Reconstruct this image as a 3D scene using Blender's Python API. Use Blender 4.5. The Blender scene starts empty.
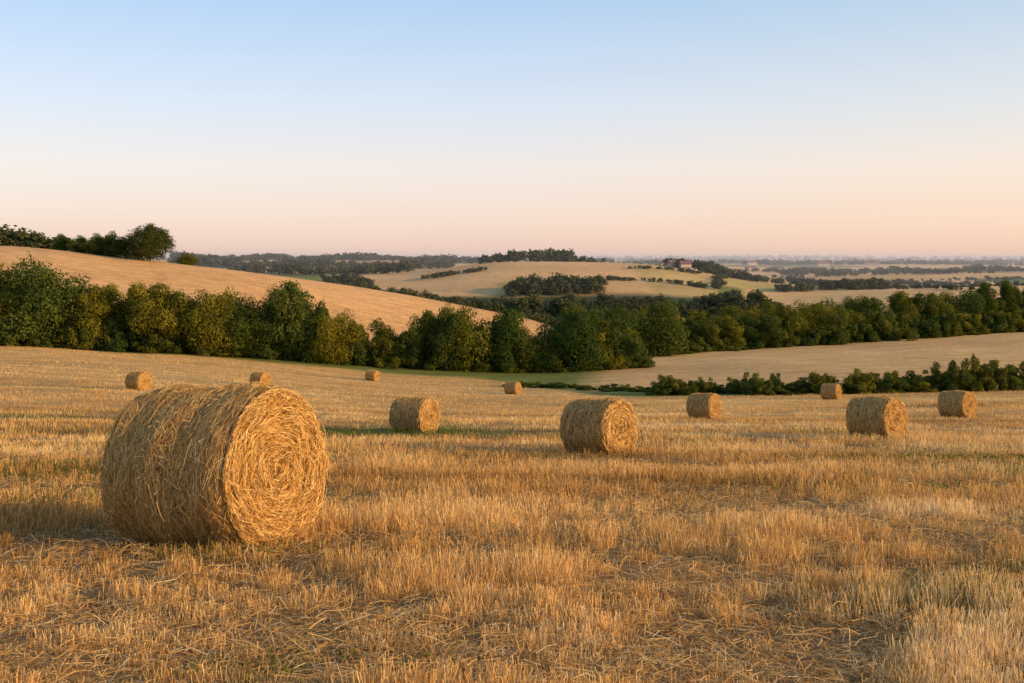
import bpy, math, numpy as np
from mathutils import Vector, Matrix
rng=np.random.default_rng(7)
sc=bpy.context.scene
sc.view_settings.view_transform='Standard'; sc.view_settings.look='None'; sc.view_settings.exposure=0

def lin(r,g,b):
    f=lambda c:(c/255/12.92 if c/255<=0.04045 else ((c/255+0.055)/1.055)**2.4)
    return (f(r),f(g),f(b),1)

# ---------------------------------------------------------------- noise
TAB=np.random.default_rng(3).random((256,256))
def vn(x,y,s=0):
    x=np.asarray(x,float)+s*17.3; y=np.asarray(y,float)+s*9.7
    xi=np.floor(x).astype(int); yi=np.floor(y).astype(int)
    fx=x-xi; fy=y-yi; fx=fx*fx*(3-2*fx); fy=fy*fy*(3-2*fy)
    a=TAB[xi%256,yi%256]; b=TAB[(xi+1)%256,yi%256]; c=TAB[xi%256,(yi+1)%256]; d=TAB[(xi+1)%256,(yi+1)%256]
    return (a*(1-fx)+b*fx)*(1-fy)+(c*(1-fx)+d*fx)*fy
def fbm(x,y,s=0,o=4):
    t=0;a=.5;n=0
    for k in range(o):
        t=t+a*vn(x*2**k,y*2**k,s+k); n+=a; a*=.5
    return t/n
def sstep(a,b,x):
    t=np.clip((x-a)/(b-a),0,1); return t*t*(3-2*t)

# ---------------------------------------------------------------- terrain heights (metres, eye level = 0)
UC=np.array([-0.75,-0.51,-0.39,-0.26,-0.13,0,0.13,0.26,0.39,0.51,0.75])
ROWS=[
(0,   [-1.5]*11),
(10,  [-2.77]*11),
(27,  [-5.1,-5.1,-5.1,-5.15,-5.2,-5.27,-5.27,-5.27,-5.25,-5.25,-5.25]),
(40,  [-6.8,-6.8,-6.8,-6.9,-6.95,-7,-7,-7,-7,-7,-7]),
(56,  [-8.6,-8.6,-8.7,-8.8,-9.0,-9.1,-9.1,-9.1,-9.0,-8.8,-8.8]),
(80,  [-10,-10.3,-10.5,-10.9,-11.8,-12,-12.1,-12,-11.8,-11.6,-11.5]),
(100, [-11,-11.5,-12,-12.8,-13.8,-14.2,-14.2,-13.9,-13.6,-13.3,-13]),
(120, [-12,-12.3,-13,-14.2,-15.6,-16.2,-16,-15.7,-15.3,-15,-15]),
(140, [-12.5,-12.8,-13.8,-15.2,-17,-17.8,-17.2,-16.6,-16.2,-16,-16]),
(160, [-13.2,-13.6,-14.6,-15.8,-17.5,-18.5,-18,-17.2,-16.8,-16.5,-16.5]),
(200, [-14,-15,-16.5,-18,-20,-21,-19.8,-18.8,-18,-17.5,-17]),
(250, [-14,-16,-18,-20,-24,-25,-22.6,-20.4,-18.8,-17.4,-16]),
(300, [-6,-7,-10,-15,-23,-29,-28,-25,-22,-19,-17]),
(360, [5,4.3,0,-5.4,-12,-21,-31,-30,-27,-22,-18]),
(430, [3,2,-3,-10,-18,-29,-36,-34,-30,-25,-18]),
(520, [-5,-5,-10,-18,-27,-35,-38,-36,-31,-28,-22]),
(640, [-10,-10,-15,-22,-30,-34,-34,-33,-27,-24,-20]),
(750, [-10,-12,-15,-20,-24,-18,-17,-27,-23.5,-21,-18]),
(850, [-8,-8,-10,-16,-14.5,-3.4,-5,-22,-28,-28,-25]),
(1000,[-5,-5,-8,-14,-15,-14,-16,-25,-30,-30,-28]),
(1300,[-3,-3,-3,-5,-6,-10,-18,-24,-21,-19,-20]),
(1700,[0,0,-2,-3,-4,-6,-12,-22,-26,-25,-22]),
(2300,[-5,-5,-5,-6,-8,-10,-14,-14,-14,-16,-18]),
(3200,[-10,-10,-10,-10,-12,-14,-16,-20,-20,-16,-14]),
(5000,[-15,-15,-15,-15,-14,-14,-12,-10,-10,-10,-12]),
(8000,[-6]*11),(14000,[-20]*11)]
def hermite(xs,ys,x):
    xs=np.asarray(xs,float); ys=np.asarray(ys,float)
    d=np.diff(ys,axis=0)/np.diff(xs).reshape((-1,)+(1,)*(ys.ndim-1))
    m=np.zeros_like(ys); m[0]=d[0]; m[-1]=d[-1]
    m[1:-1]=np.where(d[:-1]*d[1:]>0, 2*d[:-1]*d[1:]/(d[:-1]+d[1:]+1e-12*np.sign(d[:-1]+d[1:]+1e-30)), 0)
    p=(d[:-1]+d[1:])/2; m[1:-1]=.6*m[1:-1]+.4*p
    i=np.clip(np.searchsorted(xs,x)-1,0,len(xs)-2)
    h=xs[i+1]-xs[i]; t=(np.clip(x,xs[0],xs[-1])-xs[i])/h
    sh=(-1,)+(1,)*(ys.ndim-1); t=t.reshape(sh); h=h.reshape(sh)
    return (2*t**3-3*t**2+1)*ys[i]+(t**3-2*t**2+t)*h*m[i]+(-2*t**3+3*t**2)*ys[i+1]+(t**3-t**2)*h*m[i+1]
LY=np.array([math.log(r[0]+20) for r in ROWS]); T=np.array([r[1] for r in ROWS],float)
DU=np.linspace(-.75,.75,241); DL=np.linspace(LY[0],LY[-1],900)
G=hermite(LY,T,DL)
G=hermite(UC,G.T,DU).T
def H(x,y):
    x=np.asarray(x,float); y=np.asarray(y,float)
    yc=np.maximum(y,0.0); u=np.clip(x/np.maximum(y,3.0),-.7499,.7499)
    fu=(u+.75)/1.5*240; iu=np.clip(fu.astype(int),0,239); fu=fu-iu
    fl=np.clip((np.log(yc+20)-LY[0])/(LY[-1]-LY[0])*899,0,898.999); il=fl.astype(int); fl=fl-il
    z=(G[il,iu]*(1-fu)+G[il,iu+1]*fu)*(1-fl)+(G[il+1,iu]*(1-fu)+G[il+1,iu+1]*fu)*fl
    z=z+np.where(y<0,-y*.125,0)
    z=z+(vn(x*.09,y*.09,5)-.5)*.25*sstep(12,60,y)+(vn(x*.9,y*.9,6)-.5)*.05
    z=z+(fbm(x*.006,y*.006,8,3)-.5)*4*sstep(500,1500,y)+(fbm(x*.0015,y*.0015,9,3)-.5)*18*sstep(1400,4000,y)
    return z
def hz(x,y): return float(H(np.array([x]),np.array([y]))[0])

# ---------------------------------------------------------------- mesh helpers
def quads_obj(name,V,tint,mats,mi=None,link=True):
    n=len(V); me=bpy.data.meshes.new(name)
    me.vertices.add(4*n); me.vertices.foreach_set('co',np.ascontiguousarray(V,dtype=np.float32).ravel())
    me.loops.add(4*n); me.loops.foreach_set('vertex_index',np.arange(4*n,dtype=np.int32))
    me.polygons.add(n); me.polygons.foreach_set('loop_start',np.arange(0,4*n,4,dtype=np.int32))
    if mi is not None: me.polygons.foreach_set('material_index',mi.astype(np.int32))
    me.update(calc_edges=True)
    a=me.attributes.new('tint','FLOAT','FACE'); a.data.foreach_set('value',tint.astype(np.float32))
    for m in mats: me.materials.append(m)
    if not link: return me
    ob=bpy.data.objects.new(name,me); sc.collection.objects.link(ob); return ob
def norm(v): return v/np.maximum(np.linalg.norm(v,axis=-1,keepdims=True),1e-9)

# ---------------------------------------------------------------- materials
def newmat(name):
    m=bpy.data.materials.new(name); m.use_nodes=True; nt=m.node_tree; nt.nodes.clear()
    return m,nt,nt.nodes,nt.links
def ramp(N,stops):
    r=N.new('ShaderNodeValToRGB'); e=r.color_ramp.elements
    while len(e)<len(stops): e.new(.5)
    for k,(p,c) in enumerate(stops): e[k].position=p; e[k].color=c if len(c)==4 else (*c,1)
    return r
def thin_mat(name,stops,transl=.3,objrand=None):
    m,nt,N,L=newmat(name)
    at=N.new('ShaderNodeAttribute'); at.attribute_name='tint'
    r=ramp(N,stops); L.new(at.outputs['Fac'],r.inputs[0]); col=r.outputs[0]
    if objrand:
        oi=N.new('ShaderNodeObjectInfo'); r2=ramp(N,objrand); L.new(oi.outputs['Random'],r2.inputs[0])
        mx=N.new('ShaderNodeMix'); mx.data_type='RGBA'; mx.blend_type='MULTIPLY'; mx.inputs[0].default_value=1
        L.new(col,mx.inputs[6]); L.new(r2.outputs[0],mx.inputs[7]); col=mx.outputs[2]
    d=N.new('ShaderNodeBsdfDiffuse'); t=N.new('ShaderNodeBsdfTranslucent'); mix=N.new('ShaderNodeMixShader')
    mix.inputs[0].default_value=transl
    L.new(col,d.inputs[0]); L.new(col,t.inputs[0]); L.new(d.outputs[0],mix.inputs[1]); L.new(t.outputs[0],mix.inputs[2])
    o=N.new('ShaderNodeOutputMaterial'); L.new(mix.outputs[0],o.inputs[0]); return m
M_stub=thin_mat('stubble_straw',[(0,(.17,.08,.026)),(.25,(.46,.245,.073)),(.55,(.78,.465,.152)),(.85,(.88,.60,.24)),(.94,(.90,.71,.39)),(.955,(.90,.71,.39)),(.96,(.085,.12,.028)),(1,(.15,.18,.04))],.34)
M_bale=thin_mat('bale_straw',[(0,(.16,.078,.022)),(.3,(.46,.255,.078)),(.65,(.80,.50,.16)),(1,(.94,.72,.33))],.15)
M_leaf=thin_mat('foliage',[(0,(.032,.046,.012)),(.45,(.080,.102,.023)),(.8,(.16,.17,.036)),(1,(.24,.22,.046))],.36,
   [(0,(.58,.78,.75)),(.25,(.85,.97,.9)),(.6,(1.1,1.05,.87)),(.85,(1.45,1.25,.82)),(1,(2.0,1.5,.75))])
M_leaf_far=thin_mat('foliage_distant',[(0,(.036,.052,.026)),(.5,(.066,.082,.034)),(1,(.13,.128,.048))],.25)
def simple(name,c,rough=.8):
    m,nt,N,L=newmat(name); p=N.new('ShaderNodeBsdfPrincipled'); p.inputs['Roughness'].default_value=rough
    nz=N.new('ShaderNodeTexNoise'); nz.inputs['Scale'].default_value=3; nz.inputs['Detail'].default_value=5
    r=ramp(N,[(.3,tuple(v*.75 for v in c)),(.7,c)]); L.new(nz.outputs[0],r.inputs[0]); L.new(r.outputs[0],p.inputs['Base Color'])
    o=N.new('ShaderNodeOutputMaterial'); L.new(p.outputs[0],o.inputs[0]); return m
M_bark=simple('bark',(.07,.055,.035))
def bale_core():
    m,nt,N,L=newmat('bale_core'); p=N.new('ShaderNodeBsdfPrincipled'); p.inputs['Roughness'].default_value=.9
    tc=N.new('ShaderNodeTexCoord'); mp=N.new('ShaderNodeMapping'); mp.inputs['Scale'].default_value=(25,6,6)
    nz=N.new('ShaderNodeTexNoise'); nz.inputs['Scale'].default_value=2; nz.inputs['Detail'].default_value=6
    L.new(tc.outputs['Object'],mp.inputs[0]); L.new(mp.outputs[0],nz.inputs['Vector'])
    r=ramp(N,[(.35,(.09,.045,.015)),(.5,(.21,.115,.037)),(.7,(.41,.25,.09))]); L.new(nz.outputs[0],r.inputs[0]); L.new(r.outputs[0],p.inputs['Base Color'])
    b=N.new('ShaderNodeBump'); b.inputs['Strength'].default_value=.8; b.inputs['Distance'].default_value=.03
    L.new(nz.outputs[0],b.inputs['Height']); L.new(b.outputs[0],p.inputs['Normal'])
    o=N.new('ShaderNodeOutputMaterial'); L.new(p.outputs[0],o.inputs[0]); return m
M_core=bale_core()
def ground_mat():
    m,nt,N,L=newmat('ground_fields'); p=N.new('ShaderNodeBsdfPrincipled'); p.inputs['Roughness'].default_value=.95
    p.inputs['Specular IOR Level'].default_value=.05
    at=N.new('ShaderNodeAttribute'); at.attribute_name='fieldcol'
    g=N.new('ShaderNodeNewGeometry'); col=at.outputs['Color']; fine=None
    for sx,sy,det,lo,hi in ((.01,.02,4,.82,1.15),(.12,.5,5,.76,1.15),(.9,.9,3,.82,1.1),(9,9,5,.6,1.3)):
        mp=N.new('ShaderNodeMapping'); mp.inputs['Scale'].default_value=(sx,sy,1 if sx>1 else .0)
        mp.inputs['Rotation'].default_value=(0,0,.2)
        nz=N.new('ShaderNodeTexNoise'); nz.inputs['Scale'].default_value=1; nz.inputs['Detail'].default_value=det
        L.new(g.outputs['Position'],mp.inputs[0]); L.new(mp.outputs[0],nz.inputs['Vector'])
        r=ramp(N,[(.3,(lo,lo,lo)),(.7,(hi,hi,hi))]); L.new(nz.outputs[0],r.inputs[0])
        mx=N.new('ShaderNodeMix'); mx.data_type='RGBA'; mx.blend_type='MULTIPLY'; mx.inputs[0].default_value=1
        L.new(col,mx.inputs[6]); L.new(r.outputs[0],mx.inputs[7]); col=mx.outputs[2]; fine=nz
    L.new(col,p.inputs['Base Color'])
    b=N.new('ShaderNodeBump'); b.inputs['Strength'].default_value=.6; b.inputs['Distance'].default_value=.03
    L.new(fine.outputs[0],b.inputs['Height']); L.new(b.outputs[0],p.inputs['Normal'])
    o=N.new('ShaderNodeOutputMaterial'); L.new(p.outputs[0],o.inputs[0]); return m

# green growth patches in the stubble: x, y, rx, ry, strength
WEEDS=[(3.0,6.6,.9,.5,.25),(3.9,7.7,.9,.6,.25),(-4.5,13.5,2.0,1.2,.40),(-8.5,18.5,3,2,.40),(-1.2,5.2,.6,.4,.2),(6,15,2,1,.2),(-4.6,39.5,4.6,4.0,1.5),(-16,36,6,3,.4),(-24,50,7,4,.45),(10,24,3,1.5,.25),(-2.2,8.6,1.0,.5,.3)]
# ---------------------------------------------------------------- ground sheet
def build_ground():
    ys=np.concatenate([[-60,-30,-15,-6,-2,0,.8],np.exp(np.linspace(math.log(1.5),math.log(13500),800))])
    us=np.concatenate([[-2.5,-1.6,-1.1],np.linspace(-.8,.8,520),[1.1,1.6,2.5]])
    Y=np.repeat(ys[:,None],len(us),1); X=us[None,:]*(np.maximum(Y,0)+12)
    Z=H(X,Y); n,m=Y.shape
    u=X/np.maximum(Y,3)
    C=np.zeros((n,m,3)); C[:]=(.30,.17,.066)
    def put(mask,c):
        mk=mask[...,None]; C[:]=C*(1-mk)+np.array(c)*mk
    def box(v,a,b,s): return sstep(a-s,a+s,v)*(1-sstep(b-s,b+s,v))
    jit=(vn(X*.1,Y*.1,11)-.5)*5
    put(sstep(22,85,Y),(.70,.41,.135))
    st=fbm(X*.03+Y*.02,Y*.22,21,3); put(sstep(.5,.68,st)*.5*(Y<150),(.44,.265,.085))
    for (a,b,c,d,e) in WEEDS: put(np.clip(e*np.exp(-((X-a)/c)**2-((Y-b)/d)**2),0,.8),(.10,.12,.03))
    edge=104+jit*.4+46*(1-sstep(-.05,.13,u))
    put(sstep(edge-2,edge+2,Y),(.20,.22,.05))
    put(box(Y+jit,120,234+40*sstep(.2,.5,u),3)*sstep(.05,.1,u-.0006*(Y-140)),(.74,.45,.17))
    tl2=(np.sin((X*.35-Y*.55)*.8)>.9)*.14; put(tl2*(Y>124)*(Y<260)*(u>.06),(.5,.3,.1))
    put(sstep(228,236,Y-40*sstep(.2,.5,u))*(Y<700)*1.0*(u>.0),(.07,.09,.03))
    hill=sstep(205,215,Y)*(1-sstep(430,440,Y))*(1-sstep(.03,.05,u))
    put(hill,(.76,.43,.165))
    tl=(np.sin((X*.5+Y*.25)*.33)>.93)*1.0; put(hill*tl*.16,(.4,.24,.1))
    put(hill*sstep(.5,.66,fbm(X*.012+Y*.01,Y*.05,71,3))*.35,(.60,.32,.11))
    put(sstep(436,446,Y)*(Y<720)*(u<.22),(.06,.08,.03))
    rg=sstep(530,550,Y+200*(u-.3))*(1-sstep(790,800,Y))*sstep(.225,.24,u); put(rg,(.80,.49,.19))
    mh=sstep(690,710,Y)*(1-sstep(905,915,Y))*(1-sstep(.20,.21,u))*sstep(-.2,-.17,u); put(mh,(.72,.44,.18))
    put(mh*sstep(.12,.125,u+.0002*(Y-800))*(1-sstep(825,830,Y)),(.54,.39,.14))
    put(mh*sstep(-.02,-.01,u)*(1-sstep(.09,.095,u))*(1-sstep(752,756,Y)),(.48,.35,.12))
    put(sstep(770,780,Y)*(1-sstep(905,915,Y))*sstep(.20,.21,u)*(1-sstep(.285,.29,u)),(.52,.40,.12))
    far=sstep(905,915,Y)
    cx=np.floor((X+Y*.25+60*vn(X*.003,Y*.003,31))/420).astype(int)
    cy=np.floor(np.log(np.maximum(Y-X*.12,50))*9).astype(int)
    hsh=TAB[(cx*37+cy*11)%256,(cy*53+cx*7)%256]
    pal=np.array([(.74,.44,.17),(.64,.39,.14),(.16,.19,.07),(.76,.48,.2),(.28,.26,.10),(.76,.45,.18)])
    pc=pal[(hsh*6).astype(int)%6]; C[:]=C*(1-far[...,None])+pc*far[...,None]
    V=np.stack([X,Y,Z],-1).reshape(-1,3)
    idx=np.arange(n*m).reshape(n,m)
    F=np.stack([idx[:-1,:-1],idx[:-1,1:],idx[1:,1:],idx[1:,:-1]],-1).reshape(-1,4)
    me=bpy.data.meshes.new('ground'); me.vertices.add(len(V)); me.vertices.foreach_set('co',V.astype(np.float32).ravel())
    me.loops.add(F.size); me.loops.foreach_set('vertex_index',F.astype(np.int32).ravel())
    me.polygons.add(len(F)); me.polygons.foreach_set('loop_start',np.arange(0,F.size,4,dtype=np.int32))
    me.update(calc_edges=True); me.polygons.foreach_set('use_smooth',np.ones(len(F),bool))
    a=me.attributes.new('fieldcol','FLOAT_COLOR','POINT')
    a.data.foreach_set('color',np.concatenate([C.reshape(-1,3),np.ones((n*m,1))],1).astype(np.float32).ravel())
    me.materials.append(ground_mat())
    ob=bpy.data.objects.new('ground',me); sc.collection.objects.link(ob)
build_ground()

# ---------------------------------------------------------------- stubble
def edgeY(u): return 102+46*(1-sstep(-.05,.13,u))
BALES=[(-2.83,9.6,-25),(2.33,26.7,-44),(12.7,34.7,-49),(-3.95,40.4,-29),(11.1,57.5,-41),(24.6,55,-53),
       (29.8,93,-38),(.1,115,-30),(-18.9,135,-27),(-25.3,100,-31),(-29.6,79,-30)]
def build_stubble():
    n=600000
    y=np.exp(rng.uniform(math.log(6.5),math.log(150),n)); 
    n2=105000; y=np.concatenate([y,np.sqrt(rng.uniform(1.5**2,6.5**2,n2))]); n+=n2
    x=rng.uniform(-.76,.76,n)*y+rng.normal(0,.3,n)
    ang=.16; v=y*math.cos(ang)+x*math.sin(ang); w_=x*math.cos(ang)-y*math.sin(ang)
    sp=.17; vr=np.round(v/sp)*sp+rng.normal(0,.03,n); near=y<30
    v=np.where(near&(rng.random(n)<.75),vr,v)
    x=w_*math.cos(ang)+v*math.sin(ang); y=v*math.cos(ang)-w_*math.sin(ang)
    patch=fbm(x*.55,y*.7,41,4); sw=fbm(w_*.05,v*.30,43,3); clump=fbm(x*3.5,y*3.5,47,2)
    keep=rng.random(n)<np.clip(.38+2.6*(patch-.45)+2.8*(clump-.47)+.35*sstep(8,25,y),.03,1)
    keep&=(y<edgeY(x/np.maximum(y,1)))&(y>1.4)
    for bx,by,_ in BALES: keep&=((x-bx)**2+(y-by)**2>.75**2)
    x,y,patch,sw,clump=[a[keep] for a in (x,y,patch,sw,clump)]; n=len(x)
    hgt=(.055+.12*sstep(.36,.62,patch)+.16*(clump-.4))*rng.uniform(.5,1.35,n)*(1-.1*sstep(20,80,y))
    hgt=np.maximum(hgt,.03); hgt*=np.where(sw>.6,.7,1)
    wd=.0046*np.maximum(1,y/7.0)**.66*rng.uniform(.7,1.3,n)
    z=H(x,y)-.01
    P=np.stack([x,y,z],1); lean=rng.normal(0,.24,(n,2)); D=norm(np.stack([lean[:,0],lean[:,1],np.ones(n)],1))
    yaw=rng.uniform(0,math.pi,n); S=np.stack([np.cos(yaw),np.sin(yaw),np.zeros(n)],1)*wd[:,None]/2
    Q=P+D*hgt[:,None]
    V=np.stack([P-S,P+S,Q+S*.8,Q-S*.8],1)
    sg=.20-.12*sstep(15,60,y)
    big=fbm(x*.14+3,y*.2,49,3)
    t=np.clip(.52+rng.normal(0,1,n)*sg+.65*(patch-.5)+1.15*(sw-.5)+.6*(big-.5),0,.92)
    gp=fbm(x*.12,y*.35,55,3); pg=np.clip((gp-.60)*2.4,0,.38)
    for (a,b,c,d,e) in WEEDS: pg=pg+e*np.exp(-((x-a)/c)**2-((y-b)/d)**2)
    grn=rng.random(n)<pg
    t[grn]=rng.uniform(.962,1,grn.sum())
    m=130000; yy=np.exp(rng.uniform(math.log(1.6),math.log(28),m)); xx=rng.uniform(-.76,.76,m)*yy
    pt=fbm(xx*.55,yy*.7,41,4); k=rng.random(m)<np.clip(1.2-2.2*(pt-.36),.15,1)*np.clip(.4+1.5*fbm(xx*1.3,yy*1.3,58,2),0,1); xx,yy=xx[k],yy[k]; m=len(xx)
    a=rng.uniform(0,2*math.pi,m); el=rng.normal(0,.16,m); Ln=rng.uniform(.04,.24,m)
    D=np.stack([np.cos(a)*np.cos(el),np.sin(a)*np.cos(el),np.sin(el)],1)
    zc=H(xx,yy)+.012+np.abs(el)*Ln*.5+rng.exponential(.016,m); Cn=np.stack([xx,yy,zc],1)
    ww=.0038*np.maximum(1,yy/8)**.8*rng.uniform(.6,1.4,m)
    S=np.stack([-np.sin(a),np.cos(a),rng.normal(0,.5,m)],1); S=norm(S)*ww[:,None]/2
    bend=rng.normal(0,.03,(m,3))*Ln[:,None]*3; bend[:,2]=np.abs(bend[:,2])
    A=Cn-D*Ln[:,None]/2; B=Cn+D*Ln[:,None]/2; Mid=Cn+bend
    tt=np.clip(.54+rng.normal(0,.25,m),.0,.94)
    V=np.concatenate([V,np.stack([A-S,A+S,Mid+S,Mid-S],1),np.stack([Mid-S,Mid+S,B+S,B-S],1)])
    t=np.concatenate([t,tt,tt])
    quads_obj('stubble',V,t,[M_stub])
build_stubble()
def build_weeds():
    Vs=[];r=np.random.default_rng(5)
    for (a,b,c,d,e) in WEEDS:
        if b>30: continue
        n=int(1500*e*c*d*2)+160; x=a+r.normal(0,c*.6,n); y=b+r.normal(0,d*.6,n); k=y>1.5; x=x[k];y=y[k]
        cl=fbm(x*4,y*4,66,2)>.5; x=x[cl];y=y[cl];n=len(x)
        L=r.uniform(.04,.14,n); az=r.uniform(0,6.28,n); el=r.uniform(.5,1.4,n)
        D=np.stack([np.cos(az)*np.cos(el),np.sin(az)*np.cos(el),np.sin(el)],1); S=np.stack([-np.sin(az),np.cos(az),0*az],1)*(.006*r.uniform(.5,1.6,n)*max(1,b/9))[:,None]
        P=np.stack([x,y,H(x,y)],1); M=P+D*L[:,None]*.5; Q=P+D*L[:,None]; Q[:,2]-=.01
        Vs.append(np.stack([P-S*.3,P+S*.3,M+S,M-S],1)); Vs.append(np.stack([M-S,M+S,Q+S*.1,Q-S*.1],1))
    V=np.concatenate(Vs); quads_obj('field_weeds',V,r.uniform(.5,.9,len(V)),[M_leaf])
build_weeds()

# ---------------------------------------------------------------- bales
def bale_mesh(name,ns,nc,wf,seed):
    r=np.random.default_rng(seed); R=.75; HW=.70
    prof=[(-HW+.02,0.0)]+[(-HW+.02*(1-k/9),R*k/10) for k in range(1,10)]+[(-HW+.02,R*.955),(-HW+.07,R*.985)]
    prof+= [(-HW+.07+(2*HW-.14)*k/14,R) for k in range(1,14)]
    prof+= [(HW-.07,R*.985),(HW-.02,R*.955)]+[(HW-.02*k/10,R*(1-k/10)) for k in range(1,10)]+[(HW-.02,0.0)]
    prof=np.array(prof); NA=96; th=np.linspace(0,2*math.pi,NA+1)
    def surf(x,rad,t):
        k=rad/R
        lump=(vn(x*3+10,np.cos(t)*2+20,seed)-.5)*.06*k+(vn(np.sin(t)*3+30,x*8,seed+1)-.5)*.035*k
        rr=rad*(1+lump)
        yy=rr*np.cos(t)*1.01; zz=rr*np.sin(t)
        spir=np.sin(rad*2*math.pi/.115+t+2.5*vn(yy*3+70,zz*3+70,seed+4))
        xx=x+np.sign(x)*(np.abs(x)>HW-.05)*(.013*spir*(k<.97)+(vn(yy*4+50,zz*4+50,seed+2)-.5)*.09*(k<.97)+(vn(yy*14+50,zz*14+50,seed+3)-.5)*.05*(k<.97))
        zz=np.where(zz<-.70,-.70+(zz+.70)*.25,zz)
        return np.stack([xx,yy,zz],-1)
    Xg=np.repeat(prof[:,0:1],NA+1,1); Rg=np.repeat(prof[:,1:2],NA+1,1); Tg=np.repeat(th[None],len(prof),0)
    P=surf(Xg,Rg*.985,Tg); P[:,-1]=P[:,0]
    V=[np.stack([P[:-1,:-1],P[:-1,1:],P[1:,1:],P[1:,:-1]],2).reshape(-1,4,3)]; ncore=len(V[0]); T_=[np.zeros(ncore)]
    K=4; tt=np.linspace(-.5,.5,K)
    n=ns; t0=r.uniform(0,2*math.pi,n); x0=r.uniform(-HW+.01,HW-.01,n); L=r.uniform(.05,.28,n)
    al=np.where(r.random(n)<.70,r.normal(0,.34,n),r.uniform(-1.5,1.5,n))
    off=r.exponential(.011,n)+.002; lift=np.where(r.random(n)<.05,r.uniform(.02,.07,n),r.uniform(0,.010,n)); sg=r.choice([-1,1],n)
    pts=[];sds=[]
    for s in tt:
        t=t0+L*np.cos(al)*s/R; x=x0+L*np.sin(al)*s; x=np.clip(x,-HW-.03,HW+.03)
        e=np.clip((np.abs(x)-(HW-.07))/.09,0,1)
        rad=R*(1-.05*e**2)+off+lift*np.maximum(0,sg*s*2)**2
        p=surf(np.clip(x,-HW+.051,HW-.051),rad,t); p[:,0]+=x-np.clip(x,-HW+.051,HW-.051); pts.append(p)
        that=np.stack([0*t,-np.sin(t),np.cos(t)],1); xh=np.array([1.,0,0])
        sds.append(xh*np.cos(al)[:,None]-that*np.sin(al)[:,None])
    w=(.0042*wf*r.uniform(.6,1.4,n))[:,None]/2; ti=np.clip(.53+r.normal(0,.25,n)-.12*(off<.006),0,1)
    tw=r.normal(0,.4,(n,3))
    for k in range(K-1):
        a,b=pts[k],pts[k+1]; s1=norm(sds[k]+tw)*w; s2=norm(sds[k+1]+tw)*w
        V.append(np.stack([a-s1,a+s1,b+s2,b-s2],1)); T_.append(ti)
    for side in (-1,1):
        n=nc; rho=R*np.sqrt(r.uniform(0.003,.99,n)); t0=r.uniform(0,2*math.pi,n); L=r.uniform(.05,.28,n)*np.clip(rho/.3,.4,1)
        al=np.where(r.random(n)<.68,r.normal(.08,.32,n),r.uniform(-1.5,1.5,n)); off=r.exponential(.016,n)
        lift=np.where(r.random(n)<.15,r.uniform(.02,.10,n),0); sg=r.choice([-1,1],n); pts=[];sds=[]
        w=(.0050*wf*r.uniform(.6,1.4,n))[:,None]/2; tw=r.normal(0,.5,(n,3))
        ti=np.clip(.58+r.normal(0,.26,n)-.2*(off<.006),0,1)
        for s in tt:
            t=t0+L*np.cos(al)*s/np.maximum(rho,.10); rd=np.clip(rho+L*np.sin(al)*s,0.0,R*1.01)
            p=surf(np.full(n,side*(HW+.004)),rd,t); p[:,0]+=side*(off+lift*np.maximum(0,sg*s*2)**2); pts.append(p)
            rh=np.stack([0*t,np.cos(t),np.sin(t)],1); sds.append(rh)
        for k in range(K-1):
            a,b=pts[k],pts[k+1]; s1=norm(sds[k]+tw)*w; s2=norm(sds[k+1]+tw)*w
            V.append(np.stack([a-s1,a+s1,b+s2,b-s2],1)); T_.append(ti)
    V=np.concatenate(V); T_=np.concatenate(T_); mi=np.ones(len(V)); mi[:ncore]=0
    return quads_obj(name,V,T_,[M_core,M_bale],mi,link=False)
hero=bale_mesh('hay_bale_mesh',38000,15000,1.0,1)
meds=[bale_mesh('hay_bale_mesh',8000,4000,2.0,s) for s in (2,3,4)]
def place_bale(i,x,y,yaw):
    ob=bpy.data.objects.new('hay_bale',hero if i==0 else meds[i%3]); sc.collection.objects.link(ob)
    a=math.radians(yaw); ax=Vector((math.cos(a),math.sin(a),0)); e=.7
    sl=(hz(x+ax.x*e,y+ax.y*e)-hz(x-ax.x*e,y-ax.y*e))/(2*e); ax.z=sl; ax.normalize()
    side=Vector((0,0,1)).cross(ax).normalized(); up=ax.cross(side)
    M=Matrix((ax,side,up)).transposed().to_4x4(); M.translation=Vector((x,y,hz(x,y)+.67)); ob.matrix_world=M
for i,b in enumerate(BALES): place_bale(i,*b)

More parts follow.
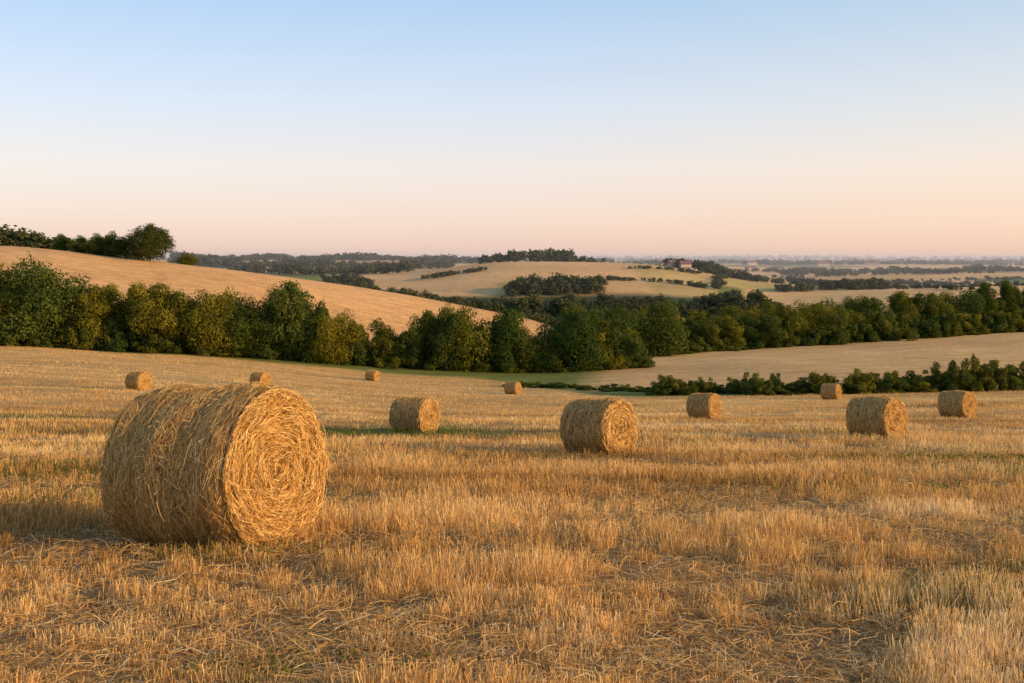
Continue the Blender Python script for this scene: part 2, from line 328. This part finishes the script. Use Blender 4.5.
# ---------------------------------------------------------------- trees
def tube(p0,p1,r0,r1,k=7):
    p0=np.array(p0,float);p1=np.array(p1,float); d=norm(p1-p0); a=norm(np.cross(d,[.3,.9,.1])); b=np.cross(d,a)
    t=np.linspace(0,2*math.pi,k+1); c=np.cos(t)[:,None]*a+np.sin(t)[:,None]*b
    A=p0+c*r0; B=p1+c*r1; return np.stack([A[:-1],A[1:],B[1:],B[:-1]],1)
def leaf_cloud(r,cent,rad,n,size,squash=.85,nj=.45):
    li=r.choice(len(cent),n,p=(rad**2)/np.sum(rad**2)); d=norm(r.normal(size=(n,3))+np.array([0,0,.25]))
    rr=rad[li]*np.where(r.random(n)<.85,r.uniform(.72,1.05,n),r.uniform(1.0,1.25,n)); wob=1+.18*np.sin(d[:,0]*5+li)+.15*np.sin(d[:,2]*7+li*2)
    P=cent[li]+d*(rr*wob)[:,None]*np.array([1,1,squash])
    nn=norm(d+r.normal(0,nj,(n,3))); a=norm(np.cross(nn,r.normal(size=(n,3)))); b=np.cross(nn,a)
    s=size*r.uniform(.5,1.3,n)[:,None]
    V=np.stack([P-a*s,P-b*s*.7,P+a*s,P+b*s*.7],1)
    lt=r.random(len(cent)); t=np.clip(.25*r.random(n)+.42*lt[li]+.30*r.random(n)+.04,0,1)
    return V,t
def tree_mesh(seed,h,w,low,nl,nleaf,size,trunk=True,mat=None,top=0.0,single=False,filt=True):
    r=np.random.default_rng(seed); cent=[];rad=[]
    zc=(h+low)/2; hh=(h-low)/2
    mains=[(0,0,zc,1.0)]+[(r.uniform(-.3,.3)*w,r.uniform(-.3,.3)*w,zc-hh*r.uniform(.05,.45),r.uniform(.5,.75)) for _ in range(3)]
    for k in range(nl):
        mx,my,mz,ms=mains[0] if (single or r.random()<.5) else mains[r.integers(1,4)]
        d=norm(r.normal(size=3)); q=r.uniform(.3,.9) if not single else r.uniform(.45,.86)
        if single and d[2]<0: d[2]*=.8
        tz=1-top*max(0,d[2])
        c=np.array([mx+d[0]*w/2*q*ms*tz,my+d[1]*w/2*q*ms*tz,mz+d[2]*hh*q*ms]); c[2]=max(c[2],low*.5+.1*h*r.random())
        rd=r.uniform(.10,.20)*min(w,h)*(1.0-.2*max(0,d[2])); cent.append(c);rad.append(rd)
    cent=np.array(cent);rad=np.array(rad)
    if filt:   # drop only lobes that would hang free of the crown
        dd=np.linalg.norm(cent[:,None]-cent[None],axis=2)-.80*(rad[:,None]+rad[None])
        ok=(dd<0).sum(1)>=3; cent=cent[ok];rad=rad[ok]
    V,t=leaf_cloud(r,cent,rad,nleaf,size)
    zt=np.percentile(V[...,2],99.7); V[...,2]*=h/zt
    V[...,2]=np.maximum(V[...,2],.03)
    parts=[V];ts=[t];mi=[np.zeros(len(V))]
    if trunk:
        q=[tube((0,0,-.4),(.015*h,0,h*.35),.03*h,.022*h),tube((.015*h,0,h*.35),(0,.1,h*.75),.022*h,.008*h)]
        for k in range(7):
            a=k*2.4+r.random(); z0=h*r.uniform(.18,.5); q.append(tube((0,0,z0),(math.cos(a)*w*.33,math.sin(a)*w*.33,z0+h*r.uniform(.12,.3)),.012*h,.004*h,5))
        q=np.concatenate(q); parts.append(q);ts.append(np.zeros(len(q)));mi.append(np.ones(len(q)))
    return quads_obj('tree_mesh',np.concatenate(parts),np.concatenate(ts),[mat or M_leaf,M_bark],np.concatenate(mi),link=False)
M_oak=thin_mat('oak_foliage',[(0,(.026,.038,.011)),(.5,(.060,.075,.019)),(1,(.13,.13,.031))],.25)
TM=[tree_mesh(400+k,10,[9,7.5,10,6.5,8.5,7.5,6.5,9.5,11,8][k],.0,[66,56,74,50,62,56,48,70,80,44][k],19000,.14,top=[0,.3,.1,.5,.15,.3,.6,0,.1,.2][k]) for k in range(10)]
OAK=[tree_mesh(301,10,12.5,-.6,120,26000,.16,single=True,mat=M_oak,top=.1)]
BM=[tree_mesh(200+k,3,[4,4.6,3.8,5.2,4.4,4][k],-.6,30,7500,.085,trunk=False,filt=False) for k in range(6)]
def put_tree(x,y,h,w=None,name='deciduous_tree',lib=None,base=10.,bw=7.8,sink=.1):
    lib=lib or TM; k=int(rng.integers(len(lib)))
    ob=bpy.data.objects.new(name,lib[k]); sc.collection.objects.link(ob)
    s=h/base; sw=(w/bw if w else s*rng.uniform(.9,1.1))
    ob.location=(x,y,hz(x,y)-sink); ob.scale=(sw*rng.uniform(.92,1.12),sw*rng.uniform(.92,1.12),s*rng.uniform(.93,1.05)); ob.rotation_euler=(0,0,rng.uniform(0,6.28))
HT=[(-95,150,12,13),(-84,152,13,12),(-76.5,153,12.7,11),(-71,153,12.9,10),(-66.5,155,9.4,8),(-63.5,154,9.8,8),(-61,157,8.6,7),(-58.5,156,8.9,7),(-55,153,10.4,8.5),(-52.5,157,8.6,7),(-50,157,8,7),(-47.6,155,10.2,7.5),(-44,157,9.8,7),(-41.5,156,9.4,7.5),
(-38.5,156,8.4,7),(-34.8,156,12.2,9),(-31.2,157,9.6,7),(-28,156,7.9,6.5),(-24.5,158,6.9,6),(-20.5,160,7.4,6.5),(-16.5,159,6.8,6),(-13.5,162,9.2,6.5),(-10.5,159,10.4,8),(-6.5,160,10.6,8),
(-3.4,163,8.4,6),(-.3,160,10.1,7),(2.5,163,7.8,5.5),(5.2,162,7.5,5.5),(9.3,164,10.6,8),(13,167,10.3,7.5),(16.5,168,10.2,7.5),(19.5,172,7.4,6),
(27.5,200,11.4,10.5),(22,196,6,6),(32.5,206,7.4,7),(37,212,7,7),(41.5,212,7.4,8),(46,212,7.6,7),(50.5,214,7.4,7),
(55,214,8.6,8),(60,216,9.2,8),(65,220,9.6,8.5),(70,222,9.2,8),(76,226,8.4,8),(81.5,228,9.6,8),(86,232,8.6,7),(92,236,10.4,9),(98,238,10,8),(104,240,10.6,9),
(110,243,10.6,9),(117,246,11.6,9.5),(124,247,12.4,10),(132,249,12.4,10),(141,250,12.4,11),(62,236,9,8),(86,250,9.5,9),
(61,285,11.5,10),(52,280,10,9),(70,290,10.5,10),(43,272,10,9),(33,250,11,10),(80,292,10,10)]
for t in HT: put_tree(*t)
for k in range(95):
    f=k/94; x=-94+f*115; y=149.5+f*17+rng.normal(0,.9); put_tree(x,y,rng.uniform(2.2,6.8),rng.uniform(4.5,8),'hedge_shrub',BM,3.,4.,.35)
for k in range(70):
    f=k/69; x=29+f*108; y=205+f*39+rng.normal(0,1.2); put_tree(x,y,rng.uniform(3.2,6.6),rng.uniform(6,9),'hedge_shrub',BM,3.,4.,.5)
# overgrown field-edge hedge on the right
for k in range(24): put_tree(15.5+k*.62+rng.normal(0,.3),109+rng.normal(0,1),rng.uniform(1.1,2.3),rng.uniform(2.2,3.6),'bush',BM,3.,4.,.15)
for k in range(52):
    f=k/51; x=25.5+f*39+rng.normal(0,.4); hb=2.1+1.3*sstep(39,47,np.array(x))+.5*math.sin(x*.9)*math.sin(x*.37+1)
    put_tree(x,103.6+rng.normal(0,.8),float(hb)*rng.uniform(.65,1.15),rng.uniform(2.4,4.6),'bush',BM,3.,4.,.2)
for k in range(14): put_tree(0+k*1.5,136-k*2.0+rng.normal(0,1),rng.uniform(.5,1.1),rng.uniform(2.5,4),'bush',BM,3.,4.)
put_tree(-129.5,356,14.5,18,'oak_tree',OAK,10.,12.5,1.0)
for t in ((-119.5,366,5.5,8),(-140,360,8.5,9),(-146,362,10,10),(-152,366,8.5,10),(-160,370,7.5,9),(-168,374,7.5,9)): put_tree(*t,sink=.8)

# distant woods: merged masses
def wood(name,lines,nleaf,size):
    Vs=[];ts=[]; r=np.random.default_rng(len(name)*13+nleaf)
    base=[]
    for k in range(6):
        cent=[];rad=[]
        for j in range(14):
            d=norm(r.normal(size=3)); q=r.uniform(.2,.75); cent.append((d[0]*.42*q,d[1]*.42*q,.48+d[2]*.42*q)); rad.append(r.uniform(.12,.22))
        base.append(leaf_cloud(r,np.array(cent),np.array(rad),nleaf,size))
    for (x0,y0,x1,y1,n,h,spread) in lines:
        f=r.random(n); x=x0+(x1-x0)*f+r.normal(0,2,n); y=y0+(y1-y0)*f+r.uniform(-spread,spread,n); z=H(x,y)
        for i in range(n):
            V,t=base[r.integers(6)]; hh=h*r.uniform(.6,1.15)*(1+.2*math.sin(x[i]*.05)); ww=hh*r.uniform(.9,1.5); a=r.uniform(0,6.28); c,s=math.cos(a),math.sin(a)
            Q=np.empty_like(V); Q[...,0]=(V[...,0]*c-V[...,1]*s)*ww+x[i]; Q[...,1]=(V[...,0]*s+V[...,1]*c)*ww+y[i]; Q[...,2]=V[...,2]*hh+z[i]-.12*hh
            Vs.append(Q); ts.append(np.clip(t+r.normal(0,.15),0,1))
    quads_obj(name,np.concatenate(Vs),np.concatenate(ts),[M_leaf_far],None)
wood('valley_woodland',[(-20,470,130,500,90,11,25),(25,345,100,400,40,11,18),(-60,620,165,640,150,12,30),(60,560,140,580,60,11,20),(95,420,150,470,25,9,15),
    (-125,690,-5,610,110,11,30),(-2,705,62,711,70,12,10),(-260,436,-162,432,130,10.5,8),(-330,430,-240,432,50,10.5,8)],420,.058)
wood('distant_woodland',[(-480,1400,-30,1400,240,13,40),(-380,1120,-70,1120,190,12,35),(-260,930,-95,900,130,11,35),(-150,800,-110,760,50,10,20),
    (-24,872,52,880,55,13,8),(52,890,80,880,12,9,6),(60,945,160,960,60,9,10),(138,850,222,868,80,11,10),
    (62,752,150,742,60,5,2),(150,742,185,860,50,5,2),(-70,790,-20,800,40,6,2),(90,800,150,815,40,4,1),
    (200,772,300,790,70,10,10),(262,800,470,806,120,7,5),(225,880,330,900,40,8,6),(280,1040,500,1060,110,8,5),(190,920,260,1040,50,8,5),
    (330,640,300,790,30,5,3),(380,1390,900,1420,240,12,12),(430,1120,800,1150,80,6,4),(320,1230,620,1260,90,8,5),(430,1700,1100,1750,190,9,10),(300,1550,640,1580,100,9,6),(-500,1800,350,1850,200,11,30)],150,.09)
wood('horizon_woodland',[(500,2150,1350,2200,330,11,10),(350,2500,900,2600,140,12,16),(900,2600,1600,2700,150,13,14),(-1900,3000,1900,3050,560,14,24),(600,3500,2100,3600,280,14,24),(-2900,4400,2900,4500,620,16,40),(-3600,5600,3600,5700,500,22,60),(-4500,7400,4500,7500,420,28,90)],50,.17)

# ---------------------------------------------------------------- farmhouses
M_wall=simple('limewashed_wall',(.50,.42,.33)); M_roof=simple('clay_tile_roof',(.20,.11,.08)); M_glass=simple('window_glass',(.05,.06,.07),.2); M_door=simple('door_paint',(.12,.09,.06))
def box(n,sz,loc,mat,par):
    x,y,z=[s/2 for s in sz]; v=[(a*x+loc[0],b*y+loc[1],c*z+loc[2]) for a in(-1,1) for b in(-1,1) for c in(-1,1)]
    me=bpy.data.meshes.new(n); me.from_pydata(v,[],[(0,1,3,2),(4,6,7,5),(0,4,5,1),(2,3,7,6),(0,2,6,4),(1,5,7,3)]); me.materials.append(mat)
    o=bpy.data.objects.new(n,me); sc.collection.objects.link(o); o.parent=par; return o
def house(x,y,L,W,Hh,yaw):
    e=bpy.data.objects.new('farmhouse',None); sc.collection.objects.link(e); e.location=(x,y,hz(x,y)-.2); e.rotation_euler=(0,0,yaw)
    box('walls',(L,W,Hh),(0,0,Hh/2),M_wall,e); rh=W*.45; o=.4
    v=[(-L/2-o,-W/2-o,Hh-.1),(L/2+o,-W/2-o,Hh-.1),(L/2+o,W/2+o,Hh-.1),(-L/2-o,W/2+o,Hh-.1),(-L/2-o,0,Hh+rh),(L/2+o,0,Hh+rh)]
    me=bpy.data.meshes.new('roof'); me.from_pydata(v,[],[(0,1,5,4),(2,3,4,5),(0,4,3),(1,2,5),(0,3,2,1)]); me.materials.append(M_roof)
    r=bpy.data.objects.new('roof',me); sc.collection.objects.link(r); r.parent=e
    box('chimney',(.9,.9,2),(L*.3,0,Hh+rh),M_roof,e); box('door',(1,.1,2.1),(0,-W/2-.04,1.05),M_door,e); k=0
    for zz in (1.6,4.2):
        for xx in (-L*.36,-L*.18,L*.18,L*.36):
            k+=1
            if zz+1<Hh: box('window_%d'%k,(1,.1,1.3),(xx,-W/2-.04,zz),M_glass,e)
house(146,840,9,7,4.6,.15); house(136,846,7,6,3.6,.5); house(395,1650,16,9,5,.1); house(445,1670,20,10,5,-.1); house(640,2050,26,12,5,.1); house(500,2080,22,12,5,.3); house(760,2100,30,12,5,-.2)

# ---------------------------------------------------------------- haze (bounded air volume over the far country)
def haze():
    m,nt,N,L=newmat('haze_air'); s=N.new('ShaderNodeVolumeScatter'); s.inputs['Color'].default_value=(.88,.92,1.0,1)
    s.inputs['Density'].default_value=.00028; s.inputs['Anisotropy'].default_value=.1
    o=N.new('ShaderNodeOutputMaterial'); L.new(s.outputs[0],o.inputs['Volume'])
    x0,x1,y0,y1,z0,z1=-9000,9000,600,13000,-120,12
    v=[(a,b,c) for a in(x0,x1) for b in(y0,y1) for c in(z0,z1)]
    me=bpy.data.meshes.new('atmospheric_haze'); me.from_pydata(v,[],[(0,1,3,2),(4,6,7,5),(0,4,5,1),(2,3,7,6),(0,2,6,4),(1,5,7,3)]); me.materials.append(m)
    ob=bpy.data.objects.new('atmospheric_haze',me); sc.collection.objects.link(ob)
haze()

# ---------------------------------------------------------------- sky + sun
SUN=Vector((.90,-.36,.245)).normalized()
el=math.asin(SUN.z); az=math.atan2(SUN.x,SUN.y)
w=bpy.data.worlds.new('World'); sc.world=w; w.use_nodes=True; nt=w.node_tree; N=nt.nodes; L=nt.links; N.clear()
sky=N.new('ShaderNodeTexSky'); sky.sky_type='NISHITA'; sky.sun_disc=False; sky.sun_elevation=el; sky.sun_rotation=az
sky.air_density=1.0; sky.dust_density=1.5
tc=N.new('ShaderNodeTexCoord'); sx=N.new('ShaderNodeSeparateXYZ'); L.new(tc.outputs['Generated'],sx.inputs[0])
r=ramp(N,[(0.0,lin(238,201,188)),(.035,lin(241,211,199)),(.09,lin(236,221,217)),(.15,lin(214,220,233)),(.25,lin(174,202,234)),(.6,lin(114,148,200))])
L.new(sx.outputs['Z'],r.inputs[0])
r2=ramp(N,[(0,(.95,.98,1.02)),(.5,(1,1,1)),(1,(1.1,1.02,.87))])
mr=N.new('ShaderNodeMapRange'); mr.inputs[1].default_value=-.7; mr.inputs[2].default_value=.7; L.new(sx.outputs['X'],mr.inputs[0]); L.new(mr.outputs[0],r2.inputs[0])
mx=N.new('ShaderNodeMix'); mx.data_type='RGBA'; mx.blend_type='MULTIPLY'; mx.inputs[0].default_value=1
L.new(r.outputs[0],mx.inputs[6]); L.new(r2.outputs[0],mx.inputs[7])
b1=N.new('ShaderNodeBackground'); b1.inputs[1].default_value=.05; L.new(sky.outputs[0],b1.inputs[0])
b2=N.new('ShaderNodeBackground'); b2.inputs[1].default_value=.89; L.new(mx.outputs[2],b2.inputs[0])
ad=N.new('ShaderNodeAddShader'); L.new(b1.outputs[0],ad.inputs[0]); L.new(b2.outputs[0],ad.inputs[1])
o=N.new('ShaderNodeOutputWorld'); L.new(ad.outputs[0],o.inputs[0])
sd=bpy.data.lights.new('sun','SUN'); sd.energy=5.0; sd.angle=math.radians(2.0); sd.color=(1,.64,.31)
so=bpy.data.objects.new('sun',sd); sc.collection.objects.link(so); so.rotation_euler=SUN.to_track_quat('Z','Y').to_euler()

cd=bpy.data.cameras.new('camera'); cd.lens=35; cd.sensor_width=36; cd.shift_y=-.0815; cd.clip_end=30000; cd.clip_start=.1
co=bpy.data.objects.new('camera',cd); sc.collection.objects.link(co); co.location=(0,0,0); co.rotation_euler=(math.radians(90),0,0); sc.camera=co
